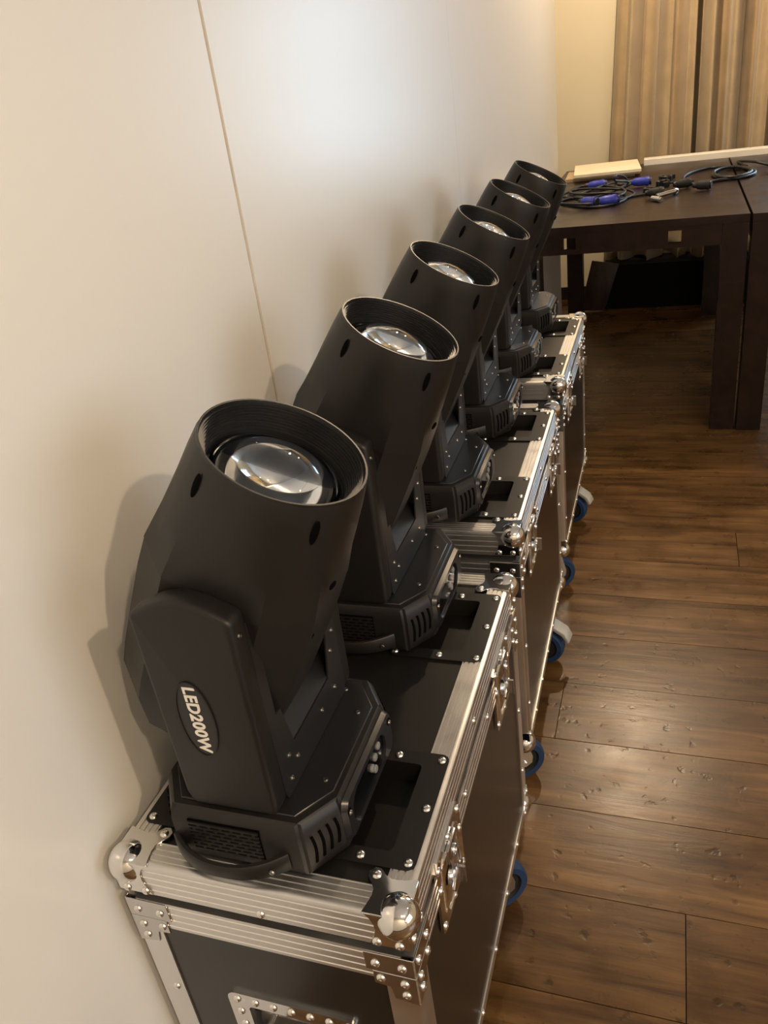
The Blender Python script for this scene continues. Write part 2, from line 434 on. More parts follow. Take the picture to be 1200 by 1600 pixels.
def rail_side(bm, prof, sgn, ztop, half, a, b):
    """rail along y on the +x / -x side"""
    prism(bm, [(p[0], p[1]) for p in prof], 'y', a, b)  # in (x,z)
    return

def make_rail(name, prof, side, ztop, parent, cut):
    bm = bmn()
    if side in ('+x', '-x'):
        s = 1 if side == '+x' else -1
        prism(bm, [(s*(HW+p[0]), ztop+p[1]) for p in prof], 'y', -HL+cut, HL-cut)
    else:
        s = 1 if side == '+y' else -1
        prism(bm, [(s*(HL+p[0]), ztop+p[1]) for p in prof], 'x', -HW+cut, HW-cut)
    return part(name, bm, 'alu', parent, smooth=30)

def wing(flavour):
    if flavour == 'top':
        return [(0, 0), (.047, 0), (.0445, .010), (.0425, .020), (.043, .028), (.047, .034), (.0525, .040), (.0535, .047), (.048, .053), (.041, .052), (.035, .046), (.028, .0425), (.020, .0425), (.010, .0445), (0, .047)]
    return [(0, 0), (.046, 0), (.040, .006), (.036, .015), (.0355, .024), (.038, .034), (.044, .0465), (0, .0465)]

def ball_corner(parent, sx, sy, top=True):
    bm = bmn(); e = 0.0012
    c = Vector((sx*(HW-0.012), sy*(HL-0.012), (ZT-0.0125) if top else ZB+0.012))
    lathe(bm, [(0.0225*sin(pi*i/14), 0.0225*cos(pi*i/14)) for i in range(15)], 28, Matrix.Translation(c))
    if top:
        prism(bm, [(sx*(HW+e-u), sy*(HL+e-v)) for u, v in wing('top')], 'z', ZT, ZT+0.0018, 0.0004, 1)
        prism(bm, [(sx*(HW+e-u), ZT+0.0015-v) for u, v in wing('side')], 'y', sy*HL, sy*(HL+0.0018), 0.0004, 1)
        prism(bm, [(sy*(HL+e-u), ZT+0.0015-v) for u, v in wing('side')], 'x', sx*HW, sx*(HW+0.0018), 0.0004, 1)
        o = part('ball_corner', bm, 'chrome', parent, smooth=40)
        rivet(o, (sx*(HW-0.043), sy*(HL-0.043), ZT+0.0018), '+z')
        if sy < 0 or sx > 0:
            d = '-y' if sy < 0 else '+y'
            rivet(o, (sx*(HW-0.010), sy*(HL+0.0018), ZT-0.040), d); rivet(o, (sx*(HW-0.034), sy*(HL+0.0018), ZT-0.040), d)
        if sx > 0:
            rivet(o, (HW+0.0018, sy*(HL-0.010), ZT-0.040), '+x'); rivet(o, (HW+0.0018, sy*(HL-0.034), ZT-0.040), '+x')
    else:
        pl = [(0, 0), (.040, 0), (.036, .02), (.022, .026), (.018, .045), (0, .05)]
        prism(bm, [(sx*(HW+e-u), ZB-0.001+v) for u, v in pl], 'y', sy*HL, sy*(HL+0.0018), 0.0004, 1)
        prism(bm, [(sy*(HL+e-u), ZB-0.001+v) for u, v in pl], 'x', sx*HW, sx*(HW+0.0018), 0.0004, 1)
        o = part('ball_corner', bm, 'chrome', parent, smooth=40)
        if sx > 0:
            rivet(o, (HW+0.0018, sy*(HL-0.007), ZB+0.041), '+x'); rivet(o, (HW+0.0018, sy*(HL-0.031), ZB+0.010), '+x')
    return o

def corner_brace(parent, sx, sy, lower):
    """flat zinc bracket wrapped round a body corner below the lid"""
    bm = bmn()
    if not lower:
        pts = [(0, .620), (.054, .620), (.054, .5915), (0, .5915)]
    else:
        pts = [(0, .5905), (.047, .5905), (.047, .570), (.030, .568), (.027, .550), (0, .546)]
    prism(bm, [(sx*(HW+0.001-u), z) for u, z in pts], 'y', sy*HL, sy*(HL+0.0018), 0.0005, 1)
    prism(bm, [(sy*(HL+0.001-u), z) for u, z in pts], 'x', sx*HW, sx*(HW+0.0018), 0.0005, 1)
    o = part('corner_brace', bm, 'zinc', parent)
    rs = [(0.012, 0.604), (0.041, 0.604)] if not lower else [(0.012, 0.578), (0.038, 0.580), (0.012, 0.559)]
    for u, z in rs:
        if sy < 0: rivet(o, (sx*(HW-u), -(HL+0.0018), z), '-y')
        if sx > 0: rivet(o, (HW+0.0018, sy*(HL-u), z), '+x')
    return o

def rrect(x0, x1, y0, y1, r, n=4):
    out = []
    for cx, cy, a0 in ((x1-r, y1-r, 0), (x0+r, y1-r, 90), (x0+r, y0+r, 180), (x1-r, y0+r, 270)):
        for i in range(n+1):
            a = radians(a0+90*i/n); out.append((cx+r*cos(a), cy+r*sin(a)))
    return out

def ring_plate(bm, outer, inner, z0, z1, mtx=None):
    """plate between two outlines with the same point count"""
    t = bmesh.new(); n = len(outer)
    R = [[t.verts.new((p[0], p[1], z)) for p in pts] for pts, z in ((outer, z0), (outer, z1), (inner, z1), (inner, z0))]
    for k in range(4):
        A, B = R[k], R[(k+1) % 4]
        for i in range(n):
            t.faces.new((A[i], A[(i+1) % n], B[(i+1) % n], B[i]))
    bmesh.ops.recalc_face_normals(t, faces=t.faces[:])
    if mtx: t.transform(mtx)
    merge(bm, t)

def tray(bm, rim, bottom, z0, z1, mtx=None):
    t = bmesh.new(); n = len(rim)
    A = [t.verts.new((p[0], p[1], z1)) for p in rim]; B = [t.verts.new((p[0], p[1], z0)) for p in bottom]
    for i in range(n):
        t.faces.new((A[i], A[(i+1) % n], B[(i+1) % n], B[i]))
    t.faces.new(B)
    bmesh.ops.recalc_face_normals(t, faces=t.faces[:])
    bmesh.ops.reverse_faces(t, faces=t.faces[:]) if sum(f.normal.z for f in t.faces) < 0 else None
    if mtx: t.transform(mtx)
    merge(bm, t)

DX = (0.0435, 0.1335)     # recess of the right-hand dishes across the lid (mirrored for the left)
DXO = (0.030, 0.163)
def caster_dish(parent, sx, cy):
    x0, x1 = DX; X0, X1 = DXO; hy = 0.062; HY = 0.082
    bm = bmn()
    f = lambda pts: [(sx*p[0], p[1]+cy) for p in pts]
    ring_plate(bm, f(rrect(X0, X1, -HY, HY, 0.010)), f(rrect(x0, x1, -hy, hy, 0.006)), ZT-0.0035, ZT+0.0003)
    tray(bm, f(rrect(x0, x1, -hy, hy, 0.006)), f(rrect(x0+0.006, x1-0.006, -hy+0.006, hy-0.006, 0.005)), ZT-0.026, ZT-0.001)
    o = part('caster_dish', bm, 'dish', parent, smooth=40)
    for x in (X0+0.0075, (X0+X1)/2+0.005, X1-0.0085):
        for y in (-HY+0.0095, HY-0.0095): rivet(o, (sx*x, cy+y, ZT+0.0003), '+z')
    rivet(o, (sx*(X1-0.0085), cy, ZT+0.0003), '+z'); rivet(o, (sx*(X0+0.0075), cy, ZT+0.0003), '+z')
    return o

def latch(parent, y, z=0.585):
    """recessed butterfly latch on the +x side: dished plates, rivets, twist wing and hook"""
    X = Matrix(((0, 0, 1, HW), (1, 0, 0, y), (0, 1, 0, z), (0, 0, 0, 1)))   # local (y, z, out)
    bm = bmn()
    out = [(-.052, -.050), (-.044, -.058), (.044, -.058), (.052, -.050), (.052, .050), (.044, .058), (-.044, .058), (-.052, .050)]
    inn = [(-.030, -.034), (-.024, -.040), (.024, -.040), (.030, -.034), (.030, .034), (.024, .040), (-.024, .040), (-.030, .034)]
    ring_plate(bm, out, inn, 0, 0.0034, X)
    tray(bm, inn, [(p[0]*0.9, p[1]*0.9) for p in inn], 0.0004, 0.0034, X)
    # raised pressed rim round the recess
    tube(bm, [X @ Vector((p[0]*1.08, p[1]*1.06, 0.0035)) for p in inn], 0.0022, 6, True)
    o = part('butterfly_latch', bm, 'chrome', parent)
    for u, v in ((-.044, -.046), (.044, -.046), (-.044, .046), (.044, .046), (-.044, 0.014), (.044, 0.014), (0, -.050), (0, .050)):
        rivet(o, X @ Vector((u, v, 0.0034)), '+x')
    bm = bmn()     # twist wing: boss, two upright wings and a ring at the end
    t = bmn(); lathe(t, [(0, 0), (0.015, 0), (0.015, 0.006), (0.011, 0.010), (0.006, 0.012), (0, 0.012)], 16, Matrix.Translation((0, -0.010, 0.002)))
    prism(t, [(-.022, -.012), (-.018, -.020), (.018, -.020), (.022, -.012), (.012, -.002), (-.012, -.002)], 'z', 0.008, 0.012, 0.0012)
    box(t, -.0016, .0016, -.022, .004, .010, .020, .001)
    tube(t, [(0.0065*cos(2*pi*i/14), 0.030+0.0065*sin(2*pi*i/14), 0.010) for i in range(14)], 0.0018, 6, True)
    box(t, -.006, .006, .002, .026, .006, .0095, .001)
    t.transform(X); merge(bm, t)
    part('twist_wing', bm, 'zinc', o)
    bm = bmn(); t = bmn(); prism(t, [(-.016, .022), (.016, .022), (.018, .046), (-.018, .046)], 'z', 0.0034, 0.0085, 0.0015); t.transform(X); merge(bm, t)
    part('keeper', bm, 'zinc', o)
    return o

def recess_handle(parent, sy):
    """chrome recessed drop handle on a short side"""
    Y = Matrix(((1, 0, 0, 0.008), (0, 0, sy, sy*HL), (0, 1, 0, 0.420), (0, 0, 0, 1))) if sy < 0 else Matrix(((-1, 0, 0, 0.008), (0, 0, 1, HL), (0, 1, 0, 0.420), (0, 0, 0, 1)))
    bm = bmn()
    inn = rrect(-.058, .058, -.038, .038, .006)
    ring_plate(bm, rrect(-.083, .083, -.060, .060, .012), inn, -0.0022, 0.0016, Y)
    o = part('recessed_handle', bm, 'chrome', parent)
    bm = bmn(); t = bmn()
    tray(t, inn, rrect(-.054, .054, -.034, .034, .006), -0.032, 0.001)
    t.transform(Y); merge(bm, t)
    part('handle_tray', bm, 'zinc', o)
    bm = bmn(); t = bmn()
    tube(t, smooth_path([(-.050, .028, -.004), (-.050, .010, .002), (-.046, -.004, .003), (-.03, -.008, .003), (.03, -.008, .003), (.046, -.004, .003), (.050, .010, .002), (.050, .028, -.004)], 4), .0042, 8)
    box(t, -.034, .034, -.016, 0, -.005, .010, .005)
    t.transform(Y); merge(bm, t)
    part('handle_grip', bm, 'rubber', o)
    if sy < 0:
        for u, v in [(x*0.0235, s*.049) for x in (-3, -2, -1, 0, 1, 2, 3) for s in (-1, 1)]+[(s*.0705, v) for s in (-1, 1) for v in (-.025, 0, .025)]:
            rivet(o, Y @ Vector((u, v, 0.0016)), '-y')
    return o

def caster(parent, x, y, ang, brake):
    bm = bmn(); box(bm, x-.040, x+.040, y-.040, y+.040, ZB-.006, ZB, .002)
    lathe(bm, [(0, ZB-.024), (.022, ZB-.024), (.026, ZB-.016), (.026, ZB-.006), (0, ZB-.006)], 20, Matrix.Translation((x, y, 0)))
    o = part('caster', bm, 'zinc', parent)
    # swivel frame: wheel plane along local +x after rotation ang, trail 30 mm
    R = Matrix.Translation((x, y, 0)) @ Matrix.Rotation(ang, 4, 'Z')
    r = 0.052
    bm = bmn(); t = bmn()
    for s in (-1, 1):
        prism(t, [(-.020, ZB-.024), (.024, ZB-.024), (.044, .068), (.042, .050), (.030, .042), (.018, .050)], 'y', s*.0215, s*.0240, .0006, 1)
    box(t, -.020, .024, -.0265, .0265, ZB-.030, ZB-.022, .001)
    t.transform(R); merge(bm, t)
    part('fork', bm, 'zinc', o)
    W = R @ Matrix.Translation((.024, 0, r)) @ Matrix.Rotation(pi/2, 4, 'X')
    bm = bmn(); lathe(bm, [(.036, -.017), (.048, -.018), (r-.001, -.012), (r, 0), (r-.001, .012), (.048, .018), (.036, .017)], 32, W)
    w = part('wheel', bm, 'blue_wheel', o, smooth=50)
    bm = bmn(); lathe(bm, [(0, -.019), (.012, -.019), (.014, -.012), (.033, -.011), (.037, -.0165), (.037, .0165), (.033, .011), (.014, .012), (.012, .019), (0, .019)], 24, W)
    part('hub', bm, 'rubber', w, smooth=40)
    bm = bmn(); lathe(bm, [(0, -.0285), (.006, -.0285), (.006, .0285), (0, .0285)], 8, W); part('axle', bm, 'zinc', w)
    if brake:
        bm = bmn(); t = bmn()
        prism(t, [(.018, .136), (.046, .128), (.082, .106), (.094, .082), (.088, .078), (.074, .098), (.042, .118), (.018, .124)], 'y', -.020, .020, .002)
        for s in (-1, 1): prism(t, [(.018, .130), (.050, .120), (.040, .080), (.024, .090)], 'y', s*.0265, s*.0285)
        t.transform(R); merge(bm, t)
        part('brake_lever', bm, 'lever', o)
    return o

def make_case():
    root = thing('flight_case', 'x', 'flight case')
    # laminate panels
    for s in (-1, 1):
        if True:
            bm = bmn(); t = bmn()
            holed_plate(t, -HW+.004, HW-.004, ZB+.002, .605, (-.001 if s < 0 else -.004), (.004 if s < 0 else .001), [(.008-.058 if s < 0 else -.008-.058+.016, .066 if s < 0 else .066, .382, .458)])
            t.transform(Matrix(((1, 0, 0, 0), (0, 0, 1, s*(HL-.003)), (0, 1, 0, 0), (0, 0, 0, 1)))); bmesh.ops.recalc_face_normals(t, faces=t.faces[:]); merge(bm, t)
        part('end_panel', bm, 'laminate', root, smooth=0)
        bm = bmn(); box(bm, s*(HW-.004)-.002, s*(HW-.004)+.002, -HL+.004, HL-.004, ZB+.002, .605); part('side_panel', bm, 'laminate', root, smooth=0)
    bm = bmn(); box(bm, -HW+.008, HW-.008, -HL+.008, HL-.008, ZB, ZB+.008); part('bottom_panel', bm, 'laminate', root, smooth=0)
    # dark joint between lid and body
    bm = bmn(); box(bm, -HW+.007, HW-.007, -HL+.007, HL-.007, .600, .650); part('lid_joint', bm, 'felt', root, smooth=0)
    # lid top panel with dish openings
    bm = bmn()
    cys = (-0.170, 0.170-.008+.008)
    holes = []
    for cy in (-0.170, 0.168):
        for sx in (-1, 1):
            a, b = sorted((sx*DX[0], sx*DX[1])); holes.append((a, b, cy-.062, cy+.062))
    holed_plate(bm, -HW+.006, HW-.006, -HL+.006, HL-.006, .652, ZT-.003, holes)
    part('lid_panel', bm, 'lidtop', root, smooth=0)
    for cy in (-0.170, 0.168):
        for sx in (-1, 1): caster_dish(root, sx, cy)
    # aluminium extrusions
    lp = ridge_profile(.047, .032)
    for sd in ('+x', '-x', '+y', '-y'):
        r = make_rail('lid_rail', lp, sd, ZT, root, 0.004 if sd in ('+x', '-x') else 0.0125)
        if sd == '+x':
            for y in (0.0,): rivet(r, (HW, y, ZT-.024), '+x')
        if sd == '-y': rivet(r, (0.005, -HL, ZT-.040), '-y')
    bp_ = flat_profile(.044, .012, 4)
    for sd in ('+x', '-x', '+y', '-y'):
        r = make_rail('body_rail', bp_, sd, .621, root, 0.003 if sd in ('+x', '-x') else 0.0125)
        if sd == '+x':
            for y in (-.07, .07): rivet(r, (HW, y, .600), '+x')
    bt = [(0, .022), (0, .003), (-.003, 0), (-.022, 0), (-.022, .003), (-.003, .003), (-.003, .022)]
    for sd in ('+x', '-x', '+y', '-y'):
        r = make_rail('bottom_rail', bt, sd, ZB, root, 0.003 if sd in ('+x', '-x') else 0.0125)
        if sd == '+x':
            for y in (-.2, -.1, 0, .1, .2): rivet(r, (HW, y, ZB+.014), '+x')
    for sx in (-1, 1):
        for sy in (-1, 1):
            bm = bmn()
            pts = [(0.003, 0), (0.0009, .0009), (0, .003), (0, .034), (.003, .034), (.003, .003), (.034, .003), (.034, 0)]
            prism(bm, [(sx*(HW-u+.0002), sy*(HL-v+.0002)) for u, v in pts], 'z', ZB+.004, .578)
            p = part('corner_post', bm, 'alu', root, smooth=30)
            if sx > 0:
                for z in (.28, .42): rivet(p, (HW+.0002, sy*(HL-.022), z), '+x')
            if sy < 0: rivet(p, (sx*(HW-.022), -HL-.0002, .46), '-y')
            ball_corner(root, sx, sy, True); ball_corner(root, sx, sy, False)
            corner_brace(root, sx, sy, False); corner_brace(root, sx, sy, True)
    for y in (-.165, .165): latch(root, y)
    for sy in (-1, 1): recess_handle(root, sy)
    return root

def place_case(o, bx, by, a):
    v = Matrix.Rotation(a, 3, 'Z') @ Vector((HW-.012, -(HL-.012), 0))
    o.location = (bx-v.x, by-v.y, 0); o.rotation_euler = (0, 0, a)
    return Matrix.Translation(o.location) @ Matrix.Rotation(a, 4, 'Z')

case0 = make_case()
CASES = []
clabels = ('nearest black flight case with aluminium edges, chrome handle on its front',
           'middle of the three black flight cases, between the nearest and the farthest',
           'farthest black flight case, the one closest to the dark table')
cpos = ((0, 0, 0.0005), (-0.0151, 0.7451, 0.0135), (-0.0291, 1.4979, 0.0077))
objs = [case0, copy_tree(case0), copy_tree(case0)]
for o, lb, p in zip(objs, clabels, cpos):
    o['label'] = lb; o['group'] = 'flight cases in a row along the wall'
    CASES.append(place_case(o, *p))
for o, (a0, a1) in zip(objs, ((20, 40), (30, -8), (26, -12))):
    caster(o, .110, -.218, radians(a0), False); caster(o, .110, .202, radians(a1), o is not objs[0])
    caster(o, -.110, -.218, radians(150), False); caster(o, -.110, .202, radians(200), True)

# ------------------------------------------------------------------ moving head light (origin: centre of base on the lid)
BZ = 0.072
def octo(hx, hy, dx, dy):
    return [(hx, -hy+dy), (hx, hy-dy), (hx-dx, hy), (-hx+dx, hy), (-hx, hy-dy), (-hx, -hy+dy), (-hx+dx, -hy), (hx-dx, -hy)]

def loft(bm, secs, cap0=True, cap1=True):
    t = bmesh.new(); R = [[t.verts.new(p) for p in s] for s in secs]; n = len(secs[0])
    for A, B in zip(R[:-1], R[1:]):
        for i in range(n):
            t.faces.new((A[i], A[(i+1) % n], B[(i+1) % n], B[i]))
    if cap0: t.faces.new(R[0])
    if cap1: t.faces.new(R[-1])
    bmesh.ops.recalc_face_normals(t, faces=t.faces[:])
    merge(bm, t)

TILT = radians(28.0)
PIV = Vector((-0.006, 0, 0.269))

KC = 0.55
ANG = []
for q in range(4):
    for a in (0, 14, math.degrees(math.atan(KC)), 45, 90-math.degrees(math.atan(KC)), 76):
        ANG.append(radians(a+90*q))
def head_section(s, hx, hy, k, cx=0.0):
    """k=0 ellipse, k=1 chamfered octagon with corners on fixed vertices"""
    out = []
    for th in ANG:
        c, sn = cos(th), sin(th)
        o = 1.0/max(abs(c), abs(sn), (abs(c)+abs(sn))/(1+KC))
        r = (1-k)+o*k
        out.append((cx+r*c*hx, r*sn*hy, s))
    return out

def screw_mesh(r=0.0032):
    bm = bmn(); lathe(bm, [(0, .0006), (r*0.35, .0006), (r*0.45, .0016), (r*0.8, .0016), (r, 0)], 10)
    return to_mesh('screw', bm, 'screw', 50)
SCR = screw_mesh()

def make_light():
    root = thing('moving_head_light', 'x', 'stage light')
    HX, HY, CX, CY = .106, .118, .030, .044
    bm = bmn()
    secs = []
    for z, k in ((.002, .970), (.006, .992), (.016, 1.0), (.050, 1.0), (.062, .985), (BZ-.002, .955), (BZ, .935)):
        secs.append([(x*k, y*k, z) for x, y in octo(HX, HY, CX, CY)])
    loft(bm, secs)
    bmesh.ops.bevel(bm, geom=[e for e in bm.edges if abs((e.verts[0].co-e.verts[1].co).z) > 0.004], offset=.004, segments=2, affect='EDGES')
    base = part('base', bm, 'plastic', root, smooth=30)
    for sx in (-1, 1):
        for sy in (-1, 1):
            bm = bmn(); lathe(bm, [(0, 0), (.010, 0), (.011, .003), (0, .003)], 14); part('foot', bm, 'rubber', root, (sx*.072, sy*.080, 0))
    bm = bmn(); prism(bm, octo(.094, .104, .028, .040), 'z', BZ-.001, BZ+.0022, .0008, 1)
    tp = part('top_plate', bm, 'metal_black', root, smooth=30)
    for p in ((.080, -.052), (.080, .052), (.052, .088), (-.080, .052), (-.080, -.052)):
        link('screw', SCR, tp, (p[0], p[1], BZ+.0022))
    # control side (+x): bezel, gloss panel, screen, buttons
    bm = bmn()
    X = Matrix(((0, 0, 1, HX-.0005), (1, 0, 0, 0), (0, 1, 0, 0), (0, 0, 0, 1)))
    outer = rrect(-.076, .076, .010, .0665, .012, 5); inner = rrect(-.060, .050, .014, .058, .020, 5)
    n_ = len(outer); t = bmesh.new()
    LV = [(outer, -.002), ([(p[0]*.955, .038+(p[1]-.038)*.93) for p in outer], .0042), (inner, .0042), (inner, -.002)]
    RR = [[t.verts.new((p[0], p[1], z)) for p in pts] for pts, z in LV]
    for A, B in zip(RR[:-1], RR[1:]):
        for i in range(n_): t.faces.new((A[i], A[(i+1) % n_], B[(i+1) % n_], B[i]))
    bmesh.ops.recalc_face_normals(t, faces=t.faces[:]); t.transform(X); merge(bm, t)
    bz = part('control_bezel', bm, 'bezel', root, smooth=40)
    bm = bmn(); ring_plate(bm, rrect(-.062, .052, .012, .060, .020, 5), rrect(-.01, -.008, .034, .036, .0008, 5), -.003, .0012, X)
    cp = part('control_panel', bm, 'gloss', root, smooth=40)
    bm = bmn(); box(bm, HX, HX+.0016, -.052, -.006, .030, .052, .0006, 1); part('display', bm, 'gloss', cp)
    bm = bmn(); lathe(bm, [(0, .003), (.0040, .003), (.0048, .002), (.0048, 0)], 14); BTN = to_mesh('button', bm, 'button')
    for y, z in ((.030, .048), (.018, .042), (.006, .037), (.014, .028)): link('button', BTN, cp, (HX+.0008, y, z), (0, pi/2, 0))
    for y in (-.069, .066):
        bm = bmn(); lathe(bm, [(0, .0006), (.0042, .0006), (.0048, 0)], 12); q = part('screw_well', bm, 'recess_shade', bz, (HX+.0042, y, .052), (0, pi/2, 0))
        link('screw', SCR, bz, (HX+.0048, y, .0505), (0, pi/2, 0))
    # air grilles on the +/-y faces and carrying handles
    for s in (-1, 1):
        bm = bmn(); Yb = s*(HY-.002)
        gx0, gx1, gz0, gz1 = -.052, .026, .018, .056
        a, b = sorted((s*(HY-.0035), s*(HY+.0006)))
        box(bm, gx0-.003, gx1+.003, a, b, gz0-.003, gz1+.003)
        g = part('grille', bm, 'recess_shade', root, smooth=0)
        bm = bmn()
        for i in range(8):
            z = gz0+(gz1-gz0)*i/7
            a, b = sorted((s*(HY+.0004), s*(HY+.0022))); box(bm, gx0-.002, gx1+.002, a, b, z-.0013, z+.0013)
        for i in range(7):
            x = gx0+(gx1-gx0)*i/6
            a, b = sorted((s*(HY+.0004), s*(HY+.0019)))
            for j in range(7):
                z = gz0+(gz1-gz0)*j/7; off = (.0035 if j % 2 else -.0035)
                if gx0-.003 < x+off < gx1+.003: box(bm, x+off-.0016, x+off+.0016, a, b, z, z+(gz1-gz0)/7)
        part('grille_bars', bm, 'plastic', g, smooth=0)
        # handle: curved strap
        bm = bmn(); path = []
        for i in range(17):
            u = -1+2*i/16; path.append((u*.066-.010, s*(HY-.001+.026*(1-abs(u)**2.4))))
        t = bmesh.new(); ring = []
        for i, p in enumerate(path):
            q0 = path[max(i-1, 0)]; q1 = path[min(i+1, 16)]; d = Vector((q1[0]-q0[0], q1[1]-q0[1])).normalized(); nn = Vector((-d.y, d.x))
            if nn.y*s < 0: nn = -nn
            u = -1+2*i/16; hz = .0085+.003*abs(u)
            ring.append([t.verts.new((p[0]+nn.x*w, p[1]+nn.y*w, .022+z)) for w, z in ((.0035, -hz+.002), (.0035, hz-.002), (.002, hz), (-.002, hz), (-.0035, hz-.002), (-.0035, -hz+.002), (-.002, -hz), (.002, -hz))])
        for A, B in zip(ring[:-1], ring[1:]):
            for k in range(8): t.faces.new((A[k], A[(k+1) % 8], B[(k+1) % 8], B[k]))
        t.faces.new(ring[0]); t.faces.new(ring[-1]); bmesh.ops.recalc_face_normals(t, faces=t.faces[:]); merge(bm, t)
        h = part('handle', bm, 'plastic', root, smooth=40)
        link('screw', SCR, h, (.044, s*(HY+.0165), .022), ROT['-y' if s < 0 else '+y'])
        # vent slots on the chamfers: near-black strips, slot shade put into the colour
    for sx in (1, -1):
        for s in (-1, 1):
            p0 = Vector((sx*(HX-CX), s*HY, 0)); p1 = Vector((sx*HX, s*(HY-CY), 0)); d = (p1-p0).normalized(); nn = Vector((d.y, -d.x, 0))
            if nn.dot(p0) < 0: nn = -nn
            ang = math.atan2(d.y, d.x)
            for i in range(4):
                bm = bmn(); z0, z1 = .016+.002*i, .056-.001*(3-i)
                pts = []
                for k in range(7):
                    f = k/6; pts.append((-.0016+.0022*sin(pi*f), z0+(z1-z0)*f))
                for k in range(6, -1, -1):
                    f = k/6; pts.append((.0016+.0022*sin(pi*f), z0+(z1-z0)*f))
                prism(bm, pts, 'y', -.0009, .0009)
                c = p0+(p1-p0)*(.22+.185*i)
                part('vent_slot', bm, 'recess_shade', base, (c.x+nn.x*.0002, c.y+nn.y*.0002, 0), (0, 0, ang), smooth=0)
    # yoke: folded metal U with sloping flanges
    zb = BZ+.0035
    bm = bmn()
    u_ = [(-.084, zb), (.084, zb), (.088, zb+.010), (.088, .300), (.078, .300), (.072, .200), (.062, .178), (.050, .124), (-.050, .124), (-.062, .178), (-.072, .178), (-.072, .300), (-.088, .300), (-.088, zb+.010)]
    for s in (-1, 1):
        a, b = sorted((s*.0505, s*.0525)); prism(bm, u_, 'x', a, b)
    prism(bm, [(.0515, .1235), (.026, .140), (-.026, .118), (-.0515, .1235), (-.0515, .100), (.0515, .100)], 'y', -.086, .086)
    lathe(bm, [(0, zb-.002), (.040, zb-.002), (.040, .100), (0, .100)], 24)
    yk = part('yoke', bm, 'metal_black', root, smooth=30)
    for y, z in ((-.066, .118), (-.050, .102), (-.070, .090), (.066, .150), (.078, .170), (.060, .102), (.02, .102)):
        link('screw', SCR, yk, (.0525, y, z), (0, pi/2, 0))
    # arm covers
    for s in (-1, 1):
        pts = [(-.046, zb), (.050, zb), (.052, zb+.010), (.0535, .316)]
        for i in range(9):
            f = i/8; x = .048-.096*f; pts.append((x, .318+.016*sin(pi*f)))
        pts += [(-.0535, .316), (-.052, zb+.016)]
        bm = bmn(); a, b = sorted((s*.083, s*.1105)); prism(bm, pts, 'y', a, b, .006, 3, 40)
        cv = part('arm_cover', bm, 'plastic', root, smooth=50)
        link('screw', SCR, cv, (.0537, s*.100, .296), (0, pi/2, 0))
        # pivot boss towards the head
        bm = bmn(); t = bmn(); lathe(t, [(0, 0), (.030, 0), (.030, .012), (0, .012)], 20, Matrix.Rotation(pi/2, 4, 'X')); 
        t.transform(Matrix.Translation((PIV.x, s*.084 if s > 0 else -.072, PIV.z))); merge(bm, t); part('pivot', bm, 'metal_black', root)
        # badge
        bm = bmn(); ell = [(.0205*cos(2*pi*i/32), .0475*sin(2*pi*i/32)) for i in range(32)]
        ring_plate(bm, ell, [(p[0]*.90, p[1]*.955) for p in ell], 0, .0016)
        bd = part('badge', bm, 'plastic', cv, (-.010, s*.1105, .197), (pi/2, 0, 0 if s < 0 else pi), smooth=40)
        bm = bmn(); prism(bm, [(p[0]*.91, p[1]*.96) for p in ell], 'z', 0, .0006); part('badge_face', bm, 'badge', bd, smooth=0)
        link('lettering', TEXT, bd, (0, 0, .0007), (0, 0, -pi/2))
    # head: shells, hood, lens (built along +z from the pivot, then tilted)
    T = Matrix.Translation(PIV) @ Matrix.Rotation(TILT, 4, 'Y')
    def hpart(name, bm, m, par=None, smooth=35):
        bm.transform(T); return part(name, bm, m, par or root, smooth=smooth)
    RS = .185
    bm = bmn()
    S = [head_section(RS, .0800, .0800, 0), head_section(RS-.003, .0810, .0810, 0), head_section(.160, .0845, .0840, .02), head_section(.130, .0880, .0868, .12), head_section(.105, .0902, .0875, .34), head_section(.080, .0918, .0868, .62), head_section(.060, .0928, .0858, .86), head_section(.056, .0930, .0856, .90)]
    loft(bm, S, False, True)
    hd = hpart('head_front_shell', bm, 'plastic', smooth=24)
    bm = bmn()
    S = [head_section(.057, .0922, .0845, .93), head_section(.020, .0935, .0815, 1, .001), head_section(-.040, .0935, .0795, 1, .003), head_section(-.095, .0925, .0795, 1, .005), head_section(-.122, .0905, .0785, 1, .006), head_section(-.164, .064, .068, 1, .006), head_section(-.172, .052, .058, 1, .006)]
    loft(bm, S)
    hpart('head_rear_shell', bm, 'plastic', smooth=20)
    # hood with stepped baffles
    bm = bmn(); prof = [(.0800, RS-.001), (.0795, RS+.0015), (.0775, RS+.0015)]
    n = 9
    for i in range(n):
        z = RS-.001-i*.0026; r = .0768-i*.0011
        prof += [(r, z), (r-.0002, z-.0016), (r-.0016, z-.0018)]
    zl = RS-.001-n*.0026
    prof += [(.0662, zl-.002), (.0662, zl-.020)]
    lathe(bm, prof, 64)
    hpart('lens_hood', bm, 'hood', smooth=25)
    # inner barrel behind the lens
    bm = bmn(); zi = zl-.006
    lathe(bm, [(.0664, zi+.001), (.0664, zi-.03), (.055, zi-.085), (.030, zi-.087), (.026, zi-.075), (.014, zi-.075), (.012, zi-.085), (0, zi-.085)], 48)
    hpart('lens_barrel', bm, 'barrel', smooth=40)
    bm = bmn(); lathe(bm, [(.0660, zi+.002), (.0660, zi-.004), (.0626, zi-.004), (.0626, zi+.002)], 48, close=True); hpart('lens_ring', bm, 'gloss', smooth=30)
    bm = bmn(); Rl, hgt = .0625, .027
    rad = (Rl*Rl+hgt*hgt)/(2*hgt); amax = math.asin(Rl/rad); m = 14
